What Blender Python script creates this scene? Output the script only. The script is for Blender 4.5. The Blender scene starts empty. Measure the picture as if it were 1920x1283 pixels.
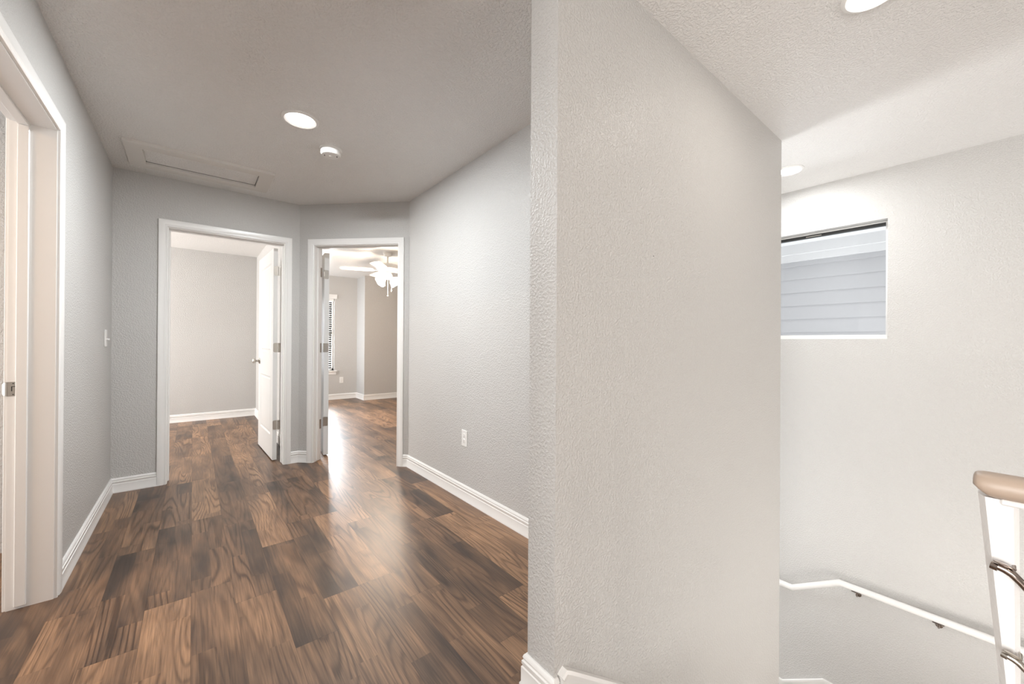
import bpy, math, random
from mathutils import Vector, Matrix
random.seed(4)
C = bpy.context.scene.collection
SC = bpy.context.scene
R = math.radians

# ------------------------------------------------------------------ camera
cam_d = bpy.data.cameras.new('camera')
cam_d.sensor_width = 36.0
cam_d.lens = 734.418 / 1920 * 36
cam_d.clip_start = 0.02
cam = bpy.data.objects.new('camera', cam_d)
C.objects.link(cam)
yaw, pit, rol = R(39.1545), R(0.1062), R(0.3627)
F = Vector((math.sin(yaw) * math.cos(pit), math.cos(yaw) * math.cos(pit), math.sin(pit)))
Rt = Vector((math.cos(yaw), -math.sin(yaw), 0))
U = Rt.cross(F)
R2 = Rt * math.cos(rol) + U * math.sin(rol)
U2 = -Rt * math.sin(rol) + U * math.cos(rol)
m = Matrix((R2, U2, -F)).transposed().to_4x4()
m.translation = Vector((0, 0, 1.144))
cam.matrix_world = m
SC.camera = cam

# ------------------------------------------------------------------ world and exposure
w = bpy.data.worlds.new('world')
SC.world = w
w.use_nodes = True
w.node_tree.nodes['Background'].inputs[0].default_value = (0.94, 0.97, 1.0, 1)
w.node_tree.nodes['Background'].inputs[1].default_value = 4.2
SC.view_settings.view_transform = 'Standard'
SC.view_settings.look = 'None'
SC.view_settings.exposure = 0.0
SC.view_settings.gamma = 1
SC.view_settings.use_curve_mapping = False
cy = SC.cycles
cy.use_denoising = True
cy.max_bounces = 10
cy.diffuse_bounces = 6
cy.glossy_bounces = 4
cy.caustics_reflective = False
cy.caustics_refractive = False
cy.sample_clamp_indirect = 6


def area(name, loc, direction, sx, sy, power, col=(1, 1, 1), shape='RECTANGLE', spread=180):
    l = bpy.data.lights.new(name, 'AREA')
    l.shape = shape
    l.size = sx
    if shape in ('RECTANGLE', 'ELLIPSE'):
        l.size_y = sy
    l.energy = power
    l.color = col
    l.spread = R(spread)
    o = bpy.data.objects.new(name, l)
    C.objects.link(o)
    o.location = loc
    o.rotation_euler = Vector(direction).to_track_quat('-Z', 'Y').to_euler()
    return o


DAY = (0.90, 0.95, 1.0)
WARM = (1.0, 0.86, 0.72)
LAMP = (1.0, 0.93, 0.86)
# daylight outside the windows, plus fill behind added unseen openings
area('added_rear_fill', (1.15, -3.78, 1.45), (0, 1, 0), 1.3, 1.3, 24, (1.0, 0.86, 0.72))  # fill from an unseen rear window, added to warm the beige wall
area('daylight_bedroom_window', (1.68, 8.45, 1.35), (0, -1, 0), 1.0, 1.5, 330, DAY)
area('added_bedroom_side_fill', (0.55, 7.76, 1.3), (1, 0, 0), 0.75, 1.4, 32, DAY)  # unseen window light added to brighten the stepped bedroom wall
area('daylight_side_room_window', (-2.85, 6.3, 1.5), (1, 0, 0), 1.5, 1.4, 185, (1.0, 0.97, 0.94))
area('daylight_stair_window', (5.6, 0.95, 0.3), (-1, 0, 0.22), 1.8, 1.1, 36, DAY)
area('added_lower_stair_fill', (3.42, 3.70, 0.1), (0, -1, 0.0), 0.8, 2.1, 270, (0.95, 0.98, 1.0))  # fill behind an unseen opening, added to brighten stair wall and ceiling
area('added_side_room_fill', (-3.4, 2.2, 1.35), (1, 0, 0), 1.4, 1.4, 48, DAY)  # window added out of view to put cool light on the right hall wall
# added fills out of view, and the warm lamp of the side room
area('added_loft_side_fill', (-3.45, -0.75, 1.35), (1, 0, 0), 2.2, 1.5, 190, (1.0, 0.975, 0.94))  # unseen window added on the left to light the beige wall end
area('added_downstairs_fill', (2.5, -1.1, -1.0), (0.45, 1, 0.75), 1.3, 0.9, 42, (1.0, 0.95, 0.9))  # free-standing panel added in the stair void to lift the beige wall and ceiling
area('added_upward_fill', (3.42, 2.75, -2.9), (0, -0.25, 1), 0.9, 1.2, 36, (0.97, 0.98, 1.0))  # upward panel without a known source, added for soft ceiling and stair light
area('added_loft_ceiling_fill', (0.35, -1.2, 2.42), (0, 0, -1), 0.16, 0.16, 3.5, WARM, 'DISK')  # unseen ceiling source added to give the beige wall warmth
area('added_landing_ceiling_fill', (2.6, -0.9, 2.42), (0, 0, -1), 0.16, 0.16, 3, WARM, 'DISK')  # fill added above the landing, no fitting known there
area('side_room_lamp', (-1.7, 1.9, 2.38), (0, 0, -1), 0.35, 0.35, 26, (1.0, 0.70, 0.45), 'DISK')


# ------------------------------------------------------------------ materials
def nodes_of(name):
    mt = bpy.data.materials.new(name)
    mt.use_nodes = True
    nt = mt.node_tree
    return mt, nt, nt.nodes['Principled BSDF']


def N(nt, t, **kw):
    n = nt.nodes.new(t)
    for k, v in kw.items():
        setattr(n, k, v)
    return n


def simple(name, col, rough=0.5, metal=0.0, emit=None, estr=0.0, spec=0.5):
    mt, nt, b = nodes_of(name)
    b.inputs['Base Color'].default_value = (*col, 1)
    b.inputs['Roughness'].default_value = rough
    b.inputs['Metallic'].default_value = metal
    b.inputs['Specular IOR Level'].default_value = spec
    if emit:
        b.inputs['Emission Color'].default_value = (*emit, 1)
        b.inputs['Emission Strength'].default_value = estr
    return mt


def plaster(name, col, scale, strength, rough, dist=0.002, vary=0.02):
    mt, nt, b = nodes_of(name)
    L = nt.links.new
    geo = N(nt, 'ShaderNodeNewGeometry')
    n1 = N(nt, 'ShaderNodeTexNoise')
    n1.inputs['Scale'].default_value = scale
    n1.inputs['Detail'].default_value = 2.5
    n1.inputs['Roughness'].default_value = 0.55
    L(geo.outputs['Position'], n1.inputs['Vector'])
    cr = N(nt, 'ShaderNodeValToRGB')
    cr.color_ramp.elements[0].position = 0.42
    cr.color_ramp.elements[1].position = 0.60
    L(n1.outputs['Fac'], cr.inputs[0])
    bu = N(nt, 'ShaderNodeBump')
    bu.inputs['Strength'].default_value = strength
    bu.inputs['Distance'].default_value = dist
    L(cr.outputs['Color'], bu.inputs['Height'])
    L(bu.outputs[0], b.inputs['Normal'])
    n2 = N(nt, 'ShaderNodeTexNoise')
    n2.inputs['Scale'].default_value = 1.3
    L(geo.outputs['Position'], n2.inputs['Vector'])
    mx = N(nt, 'ShaderNodeMix', data_type='RGBA')
    L(n2.outputs['Fac'], mx.inputs[0])
    mx.inputs[6].default_value = (*[c * (1 - vary) for c in col], 1)
    mx.inputs[7].default_value = (*[min(1, c * (1 + vary)) for c in col], 1)
    L(mx.outputs[2], b.inputs['Base Color'])
    b.inputs['Roughness'].default_value = rough
    b.inputs['Specular IOR Level'].default_value = 0.4
    return mt


def math_node(nt, op, a, b=None, c=None):
    n = N(nt, 'ShaderNodeMath', operation=op)
    for i, v in enumerate((a, b, c)):
        if v is None:
            continue
        if isinstance(v, (int, float)):
            n.inputs[i].default_value = v
        else:
            nt.links.new(v, n.inputs[i])
    return n.outputs[0]


def wood_floor():
    mt, nt, b = nodes_of('vinyl_wood_planks')
    L = nt.links.new
    M = lambda op, a, b_=None, c=None: math_node(nt, op, a, b_, c)
    geo = N(nt, 'ShaderNodeNewGeometry')
    sp = N(nt, 'ShaderNodeSeparateXYZ')
    L(geo.outputs['Position'], sp.inputs[0])
    x, y = sp.outputs[0], sp.outputs[1]
    W, LEN = 0.1524, 0.914
    xs = M('DIVIDE', x, W)
    i = M('FLOOR', xs)
    fx = M('SUBTRACT', xs, i)
    off = M('ADD', M('MULTIPLY', M('MULTIPLY', i, i), 0.372), M('SUBTRACT', M('MULTIPLY', i, 0.40), 0.497))
    ys = M('SUBTRACT', M('DIVIDE', y, LEN), off)
    j = M('FLOOR', ys)
    fy = M('SUBTRACT', ys, j)
    cmb = N(nt, 'ShaderNodeCombineXYZ')
    L(i, cmb.inputs[0]); L(j, cmb.inputs[1])
    wn = N(nt, 'ShaderNodeTexWhiteNoise', noise_dimensions='3D')
    L(cmb.outputs[0], wn.inputs['Vector'])
    rnd = wn.outputs['Value']
    # printed narrower staves inside each plank
    half = M('FLOOR', M('MULTIPLY', fx, 2.0))
    ysub = M('ADD', M('MULTIPLY', ys, 1.6), M('MULTIPLY', half, 0.47))
    jsub = M('FLOOR', ysub)
    c2 = N(nt, 'ShaderNodeCombineXYZ')
    L(M('ADD', M('MULTIPLY', i, 2.0), half), c2.inputs[0]); L(jsub, c2.inputs[1]); L(j, c2.inputs[2])
    wn2 = N(nt, 'ShaderNodeTexWhiteNoise', noise_dimensions='3D')
    L(c2.outputs[0], wn2.inputs['Vector'])
    sub = wn2.outputs['Value']
    # grain coordinate: stretched along the plank, shifted per plank
    gx = M('ADD', M('MULTIPLY', x, 6.5), M('MULTIPLY', rnd, 37.0))
    gy = M('ADD', M('MULTIPLY', y, 0.6), M('MULTIPLY', rnd, 91.0))
    gc = N(nt, 'ShaderNodeCombineXYZ')
    L(gx, gc.inputs[0]); L(gy, gc.inputs[1]); L(M('MULTIPLY', sub, 3.0), gc.inputs[2])
    nz = N(nt, 'ShaderNodeTexNoise')
    nz.inputs['Scale'].default_value = 1.0
    nz.inputs['Detail'].default_value = 1.2
    nz.inputs['Roughness'].default_value = 0.42
    nz.inputs['Distortion'].default_value = 0.12
    L(gc.outputs[0], nz.inputs['Vector'])
    # fine fibres
    fc = N(nt, 'ShaderNodeCombineXYZ')
    L(M('MULTIPLY', x, 210.0), fc.inputs[0]); L(M('MULTIPLY', y, 7.0), fc.inputs[1]); L(M('MULTIPLY', rnd, 9.0), fc.inputs[2])
    fb = N(nt, 'ShaderNodeTexNoise')
    fb.inputs['Scale'].default_value = 1.0
    fb.inputs['Detail'].default_value = 3.0
    L(fc.outputs[0], fb.inputs['Vector'])
    rings = M('SINE', M('MULTIPLY', M('ADD', nz.outputs['Fac'], M('MULTIPLY', fb.outputs['Fac'], 0.016)), M('MULTIPLY_ADD', rnd, 70.0, 85.0)))
    rr = M('MULTIPLY_ADD', rings, 0.5, 0.5)
    ring = M('POWER', rr, 3.2)
    # patchy tone
    pc = N(nt, 'ShaderNodeCombineXYZ')
    L(M('MULTIPLY', x, 9.0), pc.inputs[0]); L(M('MULTIPLY', y, 2.2), pc.inputs[1]); L(M('MULTIPLY', rnd, 17.0), pc.inputs[2])
    pn = N(nt, 'ShaderNodeTexNoise')
    pn.inputs['Scale'].default_value = 1.0
    pn.inputs['Detail'].default_value = 2.0
    L(pc.outputs[0], pn.inputs['Vector'])
    tone = M('ADD', M('MULTIPLY', rnd, 0.36), M('MULTIPLY', sub, 0.20))
    tone = M('ADD', tone, M('MULTIPLY', pn.outputs['Fac'], 0.80))
    tone = M('MULTIPLY_ADD', tone, 1.3, -0.37)
    base = N(nt, 'ShaderNodeValToRGB')
    el = base.color_ramp.elements
    el[0].position = 0.12; el[0].color = (0.050, 0.031, 0.022, 1)
    el[1].position = 0.92; el[1].color = (0.350, 0.200, 0.110, 1)
    e = el.new(0.5); e.color = (0.178, 0.101, 0.058, 1)
    L(tone, base.inputs[0])
    # ring strength differs from plank to plank
    rs = M('MULTIPLY', ring, M('MULTIPLY_ADD', wn2.outputs['Value'], 0.75, 0.12))
    dark = N(nt, 'ShaderNodeMix', data_type='RGBA', blend_type='MULTIPLY')
    L(rs, dark.inputs[0])
    L(base.outputs[0], dark.inputs[6])
    dark.inputs[7].default_value = (0.26, 0.22, 0.20, 1)
    fibre = N(nt, 'ShaderNodeMix', data_type='RGBA', blend_type='MULTIPLY')
    fibre.inputs[0].default_value = 1.0
    L(dark.outputs[2], fibre.inputs[6])
    fr = N(nt, 'ShaderNodeValToRGB')
    fr.color_ramp.elements[0].position = 0.3; fr.color_ramp.elements[0].color = (0.66, 0.66, 0.66, 1)
    fr.color_ramp.elements[1].position = 0.7; fr.color_ramp.elements[1].color = (1.25, 1.25, 1.25, 1)
    L(fb.outputs['Fac'], fr.inputs[0])
    L(fr.outputs[0], fibre.inputs[7])
    # joints between planks
    ex = M('MINIMUM', fx, M('SUBTRACT', 1.0, fx))
    ey = M('MINIMUM', fy, M('SUBTRACT', 1.0, fy))
    jx = M('LESS_THAN', ex, 0.006)
    jy = M('LESS_THAN', ey, 0.0011)
    jt = M('MAXIMUM', jx, jy)
    jm = N(nt, 'ShaderNodeMix', data_type='RGBA', blend_type='MULTIPLY')
    L(M('MULTIPLY', jt, 0.5), jm.inputs[0])
    L(fibre.outputs[2], jm.inputs[6])
    jm.inputs[7].default_value = (0.25, 0.22, 0.2, 1)
    L(jm.outputs[2], b.inputs['Base Color'])
    rg = M('MULTIPLY_ADD', fb.outputs['Fac'], 0.12, 0.31)
    L(rg, b.inputs['Roughness'])
    b.inputs['Specular IOR Level'].default_value = 0.55
    hb = M('SUBTRACT', M('MULTIPLY', fb.outputs['Fac'], 0.6), M('ADD', M('MULTIPLY', ring, 0.4), jt))
    bu = N(nt, 'ShaderNodeBump')
    bu.inputs['Strength'].default_value = 0.16
    bu.inputs['Distance'].default_value = 0.001
    L(hb, bu.inputs['Height'])
    L(bu.outputs[0], b.inputs['Normal'])
    return mt


WALL = plaster('greige_wall_paint', (0.548, 0.538, 0.523), 110, 0.80, 0.40, 0.0019)
CEIL = plaster('ceiling_paint', (0.79, 0.775, 0.755), 95, 0.85, 0.38, 0.0028)
WHITE = simple('white_trim_paint', (0.80, 0.79, 0.775), 0.28)
DOORW = simple('white_door_paint', (0.70, 0.70, 0.69), 0.36)
PLAS = simple('white_plastic', (0.82, 0.81, 0.79), 0.35)
NICKEL = simple('satin_nickel', (0.46, 0.43, 0.39), 0.32, 1.0)
BRONZE = simple('polished_dark_nickel', (0.34, 0.29, 0.26), 0.16, 1.0)
HATCH = simple('hatch_paint', (0.68, 0.655, 0.62), 0.5)
DARK = simple('dark_gap', (0.03, 0.03, 0.03), 0.6)
FLOOR = wood_floor()
TAN = simple('tan_painted_rail', (0.44, 0.345, 0.275), 0.42)
SIDING = simple('pale_grey_siding', (0.47, 0.475, 0.49), 0.7)
EAVE = simple('white_exterior_trim', (0.70, 0.705, 0.71), 0.6)
ROOFM = simple('grey_shingles', (0.16, 0.15, 0.15), 0.9)
LENS = simple('lit_lamp_lens', (1, 1, 1), 0.4, 0, (1.0, 0.97, 0.93), 14.0)
SHADE = simple('lit_frosted_glass', (1, 1, 1), 0.4, 0, (1.0, 0.90, 0.78), 6.0)
CARPET = simple('stair_carpet', (0.36, 0.32, 0.28), 0.95)
BLIND = simple('white_blind_slats', (0.82, 0.82, 0.80), 0.5)


def post_paint():
    mt, nt, b = nodes_of('brushed_white_enamel')
    L = nt.links.new
    geo = N(nt, 'ShaderNodeNewGeometry')
    n1 = N(nt, 'ShaderNodeTexNoise')
    n1.inputs['Scale'].default_value = 38
    n1.inputs['Detail'].default_value = 3
    n1.inputs['Distortion'].default_value = 1.2
    L(geo.outputs['Position'], n1.inputs['Vector'])
    bu = N(nt, 'ShaderNodeBump')
    bu.inputs['Strength'].default_value = 0.5
    bu.inputs['Distance'].default_value = 0.002
    L(n1.outputs['Fac'], bu.inputs['Height'])
    L(bu.outputs[0], b.inputs['Normal'])
    b.inputs['Base Color'].default_value = (0.84, 0.83, 0.82, 1)
    b.inputs['Roughness'].default_value = 0.22
    return mt


POSTM = post_paint()


def glass():
    mt = bpy.data.materials.new('window_glass')
    mt.use_nodes = True
    nt = mt.node_tree
    nt.nodes.remove(nt.nodes['Principled BSDF'])
    tr = N(nt, 'ShaderNodeBsdfTransparent')
    gl = N(nt, 'ShaderNodeBsdfGlossy')
    gl.inputs['Roughness'].default_value = 0.02
    mx = N(nt, 'ShaderNodeMixShader')
    lw = N(nt, 'ShaderNodeFresnel')
    lw.inputs[0].default_value = 1.35
    nt.links.new(lw.outputs[0], mx.inputs[0])
    nt.links.new(tr.outputs[0], mx.inputs[1])
    nt.links.new(gl.outputs[0], mx.inputs[2])
    nt.links.new(mx.outputs[0], nt.nodes['Material Output'].inputs[0])
    return mt


GLASS = glass()


# ------------------------------------------------------------------ mesh helpers
class MB:
    def __init__(s):
        s.v, s.f = [], []

    def add(s, vs, fs):
        k = len(s.v)
        s.v += [tuple(v) for v in vs]
        s.f += [tuple(i + k for i in f) for f in fs]
        return s

    def box(s, x0, x1, y0, y1, z0, z1, M=None):
        vs = [Vector((x, y, z)) for z in (z0, z1) for y in (y0, y1) for x in (x0, x1)]
        if M is not None:
            vs = [M @ v for v in vs]
        return s.add(vs, [(0, 2, 3, 1), (4, 5, 7, 6), (0, 1, 5, 4), (2, 6, 7, 3), (0, 4, 6, 2), (1, 3, 7, 5)])

    def bbox(s, x0, x1, y0, y1, z0, z1, c=0.003, M=None):
        """box with chamfered edges"""
        vs, idx = [], {}
        for sx in (0, 1):
            for sy in (0, 1):
                for sz in (0, 1):
                    X = (x0, x1)[sx]; Y = (y0, y1)[sy]; Z = (z0, z1)[sz]
                    dx, dy, dz = (c, -c)[sx], (c, -c)[sy], (c, -c)[sz]
                    for a, p in (('x', (X, Y + dy, Z + dz)), ('y', (X + dx, Y, Z + dz)), ('z', (X + dx, Y + dy, Z))):
                        idx[(sx, sy, sz, a)] = len(vs)
                        vs.append(Vector(p))
        fs = []
        I = lambda a, b, c_, d: idx[(a, b, c_, d)]
        for k in (0, 1):
            fs.append([I(k, 0, 0, 'x'), I(k, 1, 0, 'x'), I(k, 1, 1, 'x'), I(k, 0, 1, 'x')])
            fs.append([I(0, k, 0, 'y'), I(1, k, 0, 'y'), I(1, k, 1, 'y'), I(0, k, 1, 'y')])
            fs.append([I(0, 0, k, 'z'), I(1, 0, k, 'z'), I(1, 1, k, 'z'), I(0, 1, k, 'z')])
            for l in (0, 1):
                fs.append([I(k, l, 0, 'x'), I(k, l, 1, 'x'), I(k, l, 1, 'y'), I(k, l, 0, 'y')])
                fs.append([I(k, 0, l, 'x'), I(k, 1, l, 'x'), I(k, 1, l, 'z'), I(k, 0, l, 'z')])
                fs.append([I(0, k, l, 'y'), I(1, k, l, 'y'), I(1, k, l, 'z'), I(0, k, l, 'z')])
                for q in (0, 1):
                    fs.append([I(k, l, q, 'x'), I(k, l, q, 'y'), I(k, l, q, 'z')])
        cen = Vector(((x0 + x1) / 2, (y0 + y1) / 2, (z0 + z1) / 2))
        out = []
        for f in fs:
            a, b_, c_ = vs[f[0]], vs[f[1]], vs[f[2]]
            n = (b_ - a).cross(c_ - a)
            mid = sum((vs[i] for i in f), Vector()) / len(f)
            out.append(f if n.dot(mid - cen) > 0 else f[::-1])
        if M is not None:
            vs = [M @ v for v in vs]
        return s.add(vs, out)

    def lathe(s, prof, n=32, M=None):
        """prof: (radius, z) list about local z"""
        k = len(prof)
        vs = [Vector((r * math.cos(2 * math.pi * i / n), r * math.sin(2 * math.pi * i / n), z)) for i in range(n) for r, z in prof]
        if M is not None:
            vs = [M @ v for v in vs]
        fs = []
        for i in range(n):
            j = (i + 1) % n
            for t in range(k - 1):
                fs.append((i * k + t, j * k + t, j * k + t + 1, i * k + t + 1))
        if prof[0][0] > 1e-6:
            fs.append(tuple(i * k for i in range(n))[::-1])
        if prof[-1][0] > 1e-6:
            fs.append(tuple(i * k + k - 1 for i in range(n)))
        return s.add(vs, fs)

    def tube(s, pts, r, n=14, sq=1.0):
        """round bar along points; r may be a list; mitred joints"""
        pts = [Vector(p) for p in pts]
        rs = r if isinstance(r, (list, tuple)) else [r] * len(pts)
        vs = []
        up = None
        for i, p in enumerate(pts):
            a = (pts[i] - pts[i - 1]).normalized() if i else None
            b = (pts[i + 1] - pts[i]).normalized() if i < len(pts) - 1 else None
            t = ((a or b) + (b or a)).normalized()
            if up is None:
                up = Vector((0, 0, 1)) if abs(t.z) < 0.9 else Vector((1, 0, 0))
            x = t.cross(up).normalized()
            y = x.cross(t).normalized()
            k = 1.0
            if a and b:
                k = 1 / max(0.5, math.sqrt((1 + a.dot(b)) / 2))
                bend = (b - a)
                bend = bend.normalized() if bend.length > 1e-5 else x
            for q in range(n):
                d = x * math.cos(2 * math.pi * q / n) * rs[i] + y * math.sin(2 * math.pi * q / n) * rs[i] * sq
                if a and b:
                    d += bend * d.dot(bend) * (k - 1)
                vs.append(p + d)
        fs = []
        for i in range(len(pts) - 1):
            for q in range(n):
                w_ = (q + 1) % n
                fs.append((i * n + q, i * n + w_, (i + 1) * n + w_, (i + 1) * n + q))
        fs.append(tuple(range(n))[::-1])
        fs.append(tuple((len(pts) - 1) * n + q for q in range(n)))
        return s.add(vs, fs)

    def sweep(s, path, axis, prof, side=1):
        """moulding: profile (u = away along in-plane normal, v = along axis) swept with mitres"""
        path = [Vector(p) for p in path]
        axis = Vector(axis).normalized()
        ds = [(path[i + 1] - path[i]).normalized() for i in range(len(path) - 1)]
        ns = [axis.cross(d).normalized() * side for d in ds]
        vs = []
        for i, p in enumerate(path):
            if i == 0:
                mm = ns[0]
            elif i == len(path) - 1:
                mm = ns[-1]
            else:
                mm = (ns[i - 1] + ns[i]) / (1 + ns[i - 1].dot(ns[i]))
            for u, v in prof:
                vs.append(p + mm * u + axis * v)
        k = len(prof)
        fs = []
        for i in range(len(path) - 1):
            for t in range(k):
                q = (t + 1) % k
                fs.append((i * k + t, i * k + q, (i + 1) * k + q, (i + 1) * k + t))
        fs.append(tuple(range(k))[::-1])
        fs.append(tuple((len(path) - 1) * k + t for t in range(k)))
        return s.add(vs, fs)

    def build(s, name, mat, parent=None, smooth=None):
        import bmesh
        me = bpy.data.meshes.new(name)
        me.from_pydata(s.v, [], s.f)
        bm = bmesh.new(); bm.from_mesh(me)
        bmesh.ops.remove_doubles(bm, verts=bm.verts, dist=1e-6)
        bmesh.ops.recalc_face_normals(bm, faces=bm.faces)
        bm.to_mesh(me); bm.free()
        me.materials.append(mat)
        if smooth:
            for p in me.polygons:
                p.use_smooth = True
            me.set_sharp_from_angle(angle=R(smooth))
        o = bpy.data.objects.new(name, me)
        C.objects.link(o)
        if parent is not None:
            o.parent = parent
            o.matrix_parent_inverse = Matrix.Translation(-parent.location) if parent.type == 'EMPTY' else Matrix()
        return o


def empty(name, loc):
    o = bpy.data.objects.new(name, None)
    o.location = loc
    o.empty_display_size = 0.1
    C.objects.link(o)
    return o


def tag(o, label=None, cat=None, group=None, kind=None):
    if label: o['label'] = label
    if cat: o['category'] = cat
    if group: o['group'] = group
    if kind: o['kind'] = kind
    return o


def struct(o, label=None, cat=None):
    return tag(o, label, cat, None, 'structure')


# ------------------------------------------------------------------ main measures
H = 2.44
A, B, CX, D = -0.473, 4.157, 1.539, 3.926
E0 = 4.936                      # angled wall runs where x + y = E0
N1, N2, NX0, NX1 = 0.853, 0.977, 0.871, 2.897
DT = 2.045                      # door opening height
LOW = -3.2


def wall(mb, p0, p1, t, z0, z1, holes=()):
    """wall from p0 to p1, thickness t to the left of its direction, rectangular holes (s0,s1,z0,z1)"""
    p0, p1 = Vector((*p0, 0)), Vector((*p1, 0))
    L_ = (p1 - p0).length
    d = (p1 - p0).normalized()
    n = Vector((-d.y, d.x, 0))
    M = Matrix((d, n, Vector((0, 0, 1)))).transposed().to_4x4()
    M.translation = p0
    ss = sorted({0, L_, *[h[0] for h in holes], *[h[1] for h in holes]})
    zs = sorted({z0, z1, *[h[2] for h in holes], *[h[3] for h in holes]})
    for i in range(len(ss) - 1):
        # merge vertical runs
        run = None
        for j in range(len(zs) - 1):
            sm, zm = (ss[i] + ss[i + 1]) / 2, (zs[j] + zs[j + 1]) / 2
            solid = not any(h[0] < sm < h[1] and h[2] < zm < h[3] for h in holes)
            if solid:
                run = [zs[j], zs[j + 1]] if run is None else [run[0], zs[j + 1]]
            if (not solid or j == len(zs) - 2) and run:
                mb.box(ss[i], ss[i + 1], min(0, t), max(0, t), run[0], run[1], M)
                run = None
    return M


J = 0.018
# left wall of the hall with the near doorway
L0, L1 = 1.80, 2.615
LT = 2.070
mb = MB()
wall(mb, (A, -3.6), (A, 4.272), 0.13, 0, H, [(1.5, 4.1, 0, 2.3), (L0 - J + 3.6, L1 + J + 3.6, 0, LT + J)])  # wide first opening is out of view, added to let side light in
struct(mb.build('wall_left', WALL), 'grey painted left wall of the hallway')
# far wall with door 1
D1a, D1b = -0.155, 0.652
mb = MB()
wall(mb, (A - 0.13, B), (E0 - B + 0.03, B), 0.115, 0, H, [(D1a - J - A + 0.13, D1b + J - A + 0.13, 0, DT + J)])
mb2 = mb
struct(mb.build('wall_back', WALL), 'shaded greige wall at the far end of the hallway around the left doorway')
# angled wall with door 2
pa, pb = Vector((E0 - B, B, 0)), Vector((CX, E0 - CX, 0))
AL = (pb - pa).length
D2a, D2b = 0.154, 0.967
mb = MB()
MA = wall(mb, (pa.x, pa.y), (pb.x, pb.y), 0.115, 0, H, [(D2a - J, D2b + J, 0, DT + J)])
struct(mb.build('wall_angled', WALL), 'diagonal wall across the far right corner around the right doorway')
# right wall
mb = MB()
wall(mb, (CX, N2 - 0.02), (CX, pb.y + 0.08), -0.115, 0, H)
struct(mb.build('wall_right', WALL), 'pale grey right wall of the hallway with the power outlet')
# near wall between hall and stairs, down to the lower floor
mb = MB()
mb.box(NX0, NX1, N1, N2, LOW, H)
mb.box(NX1 - 0.124, NX1, N2, 3.5, LOW, H)
near = struct(mb.build('wall_middle', WALL), 'large textured beige wall end dividing the hallway from the stairs')
n_ = MB().lathe([(0, 0.0), (0.0022, 0.0), (0.0022, -0.002), (0, -0.002)], 12, Matrix.Translation((1.418, N1 - 0.0005, 1.492)) @ Matrix.Rotation(R(90), 4, 'X'))
n_.build('nail_hole', DARK, near)
# stair wall with the window
WY0, WY1, WZ0, WZ1 = 0.487, 1.46, 1.190, 2.072
mb = MB()
wall(mb, (D, -3.6), (D, 3.6), -0.14, LOW, H, [(WY0 + 3.6, WY1 + 3.6, WZ0, WZ1)])
struct(mb.build('wall_stair', WALL), 'tall pale wall of the stairwell with the small window')
# end walls out of sight of the photograph
mb = MB()
wall(mb, (A - 0.13, -3.6), (D + 0.14, -3.6), -0.14, LOW, H, [(1.1, 2.4, 0.8, 2.1)])
struct(mb.build('wall_rear', WALL), 'rear wall of the loft behind the viewer')
mb = MB()
wall(mb, (NX1 - 0.124, 3.5), (D + 0.14, 3.5), 0.12, LOW, H, [(0.2, 1.05, -1.0, 1.2)])
struct(mb.build('wall_stair_end', WALL), 'end wall of the lower stair flight')
mb = MB()
mb.box(1.1, 1.2, -1.25, 0.0, LOW, -0.25)
mb.box(1.1, D, -1.35, -1.25, LOW, -0.25)
mb.box(0.80, 0.9, 0.0, N1, LOW, -0.25)
struct(mb.build('wall_void', WALL), 'wall below the floor edge around the stairwell')

# room 1 behind the left doorway
mb = MB()
wall(mb, (-2.6, 7.19), (0.87, 7.19), 0.12, 0, H)
struct(mb.build('wall_room_left_back', WALL), 'cream back wall of the empty room through the left doorway')
mb = MB()
wall(mb, (-2.6, B), (-2.6, 7.31), 0.12, 0, H, [(1.5, 2.9, 0.75, 2.1)])
wall(mb, (-2.6, B), (A - 0.13, B), 0.115, 0, H)
struct(mb.build('wall_room_left_side', WALL), 'side wall of the room through the left doorway')
mb = MB()
mb.box(0.757, 0.872, 4.20, 7.38, 0, H)
mb.box(0.757, 0.872, 8.14, 8.34, 0, H)
mb.box(0.757, 0.872, 7.38, 8.14, 0, 0.58)
mb.box(0.757, 0.872, 7.38, 8.14, 2.0, H)
struct(mb.build('wall_partition', WALL), 'wall between the two rooms beyond the doorways')
# room 2 behind the right doorway
Y2, Y3, JX = 8.22, 7.76, 2.600
BW0, BW1, BZ0, BZ1 = 1.18, 2.165, 0.575, 1.99
mb = MB()
wall(mb, (0.872, Y2), (JX + 0.1, Y2), 0.12, 0, H, [(BW0 - 0.872, BW1 - 0.872, BZ0, BZ1)])
mb.box(JX, JX + 0.1, Y3, Y2, 0, H)
mb.box(JX + 0.1, 5.3, Y3, Y3 + 0.12, 0, H)
struct(mb.build('wall_bedroom_back', WALL), 'back wall of the right room with the tall blinds window and a step forward')
mb = MB()
mb.box(5.2, 5.3, 3.5, Y3, 0, H)
mb.box(CX + 0.115, 5.2, 3.62, 3.74, 0, H)
struct(mb.build('wall_bedroom_side', WALL), 'side walls of the right room')
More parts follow.
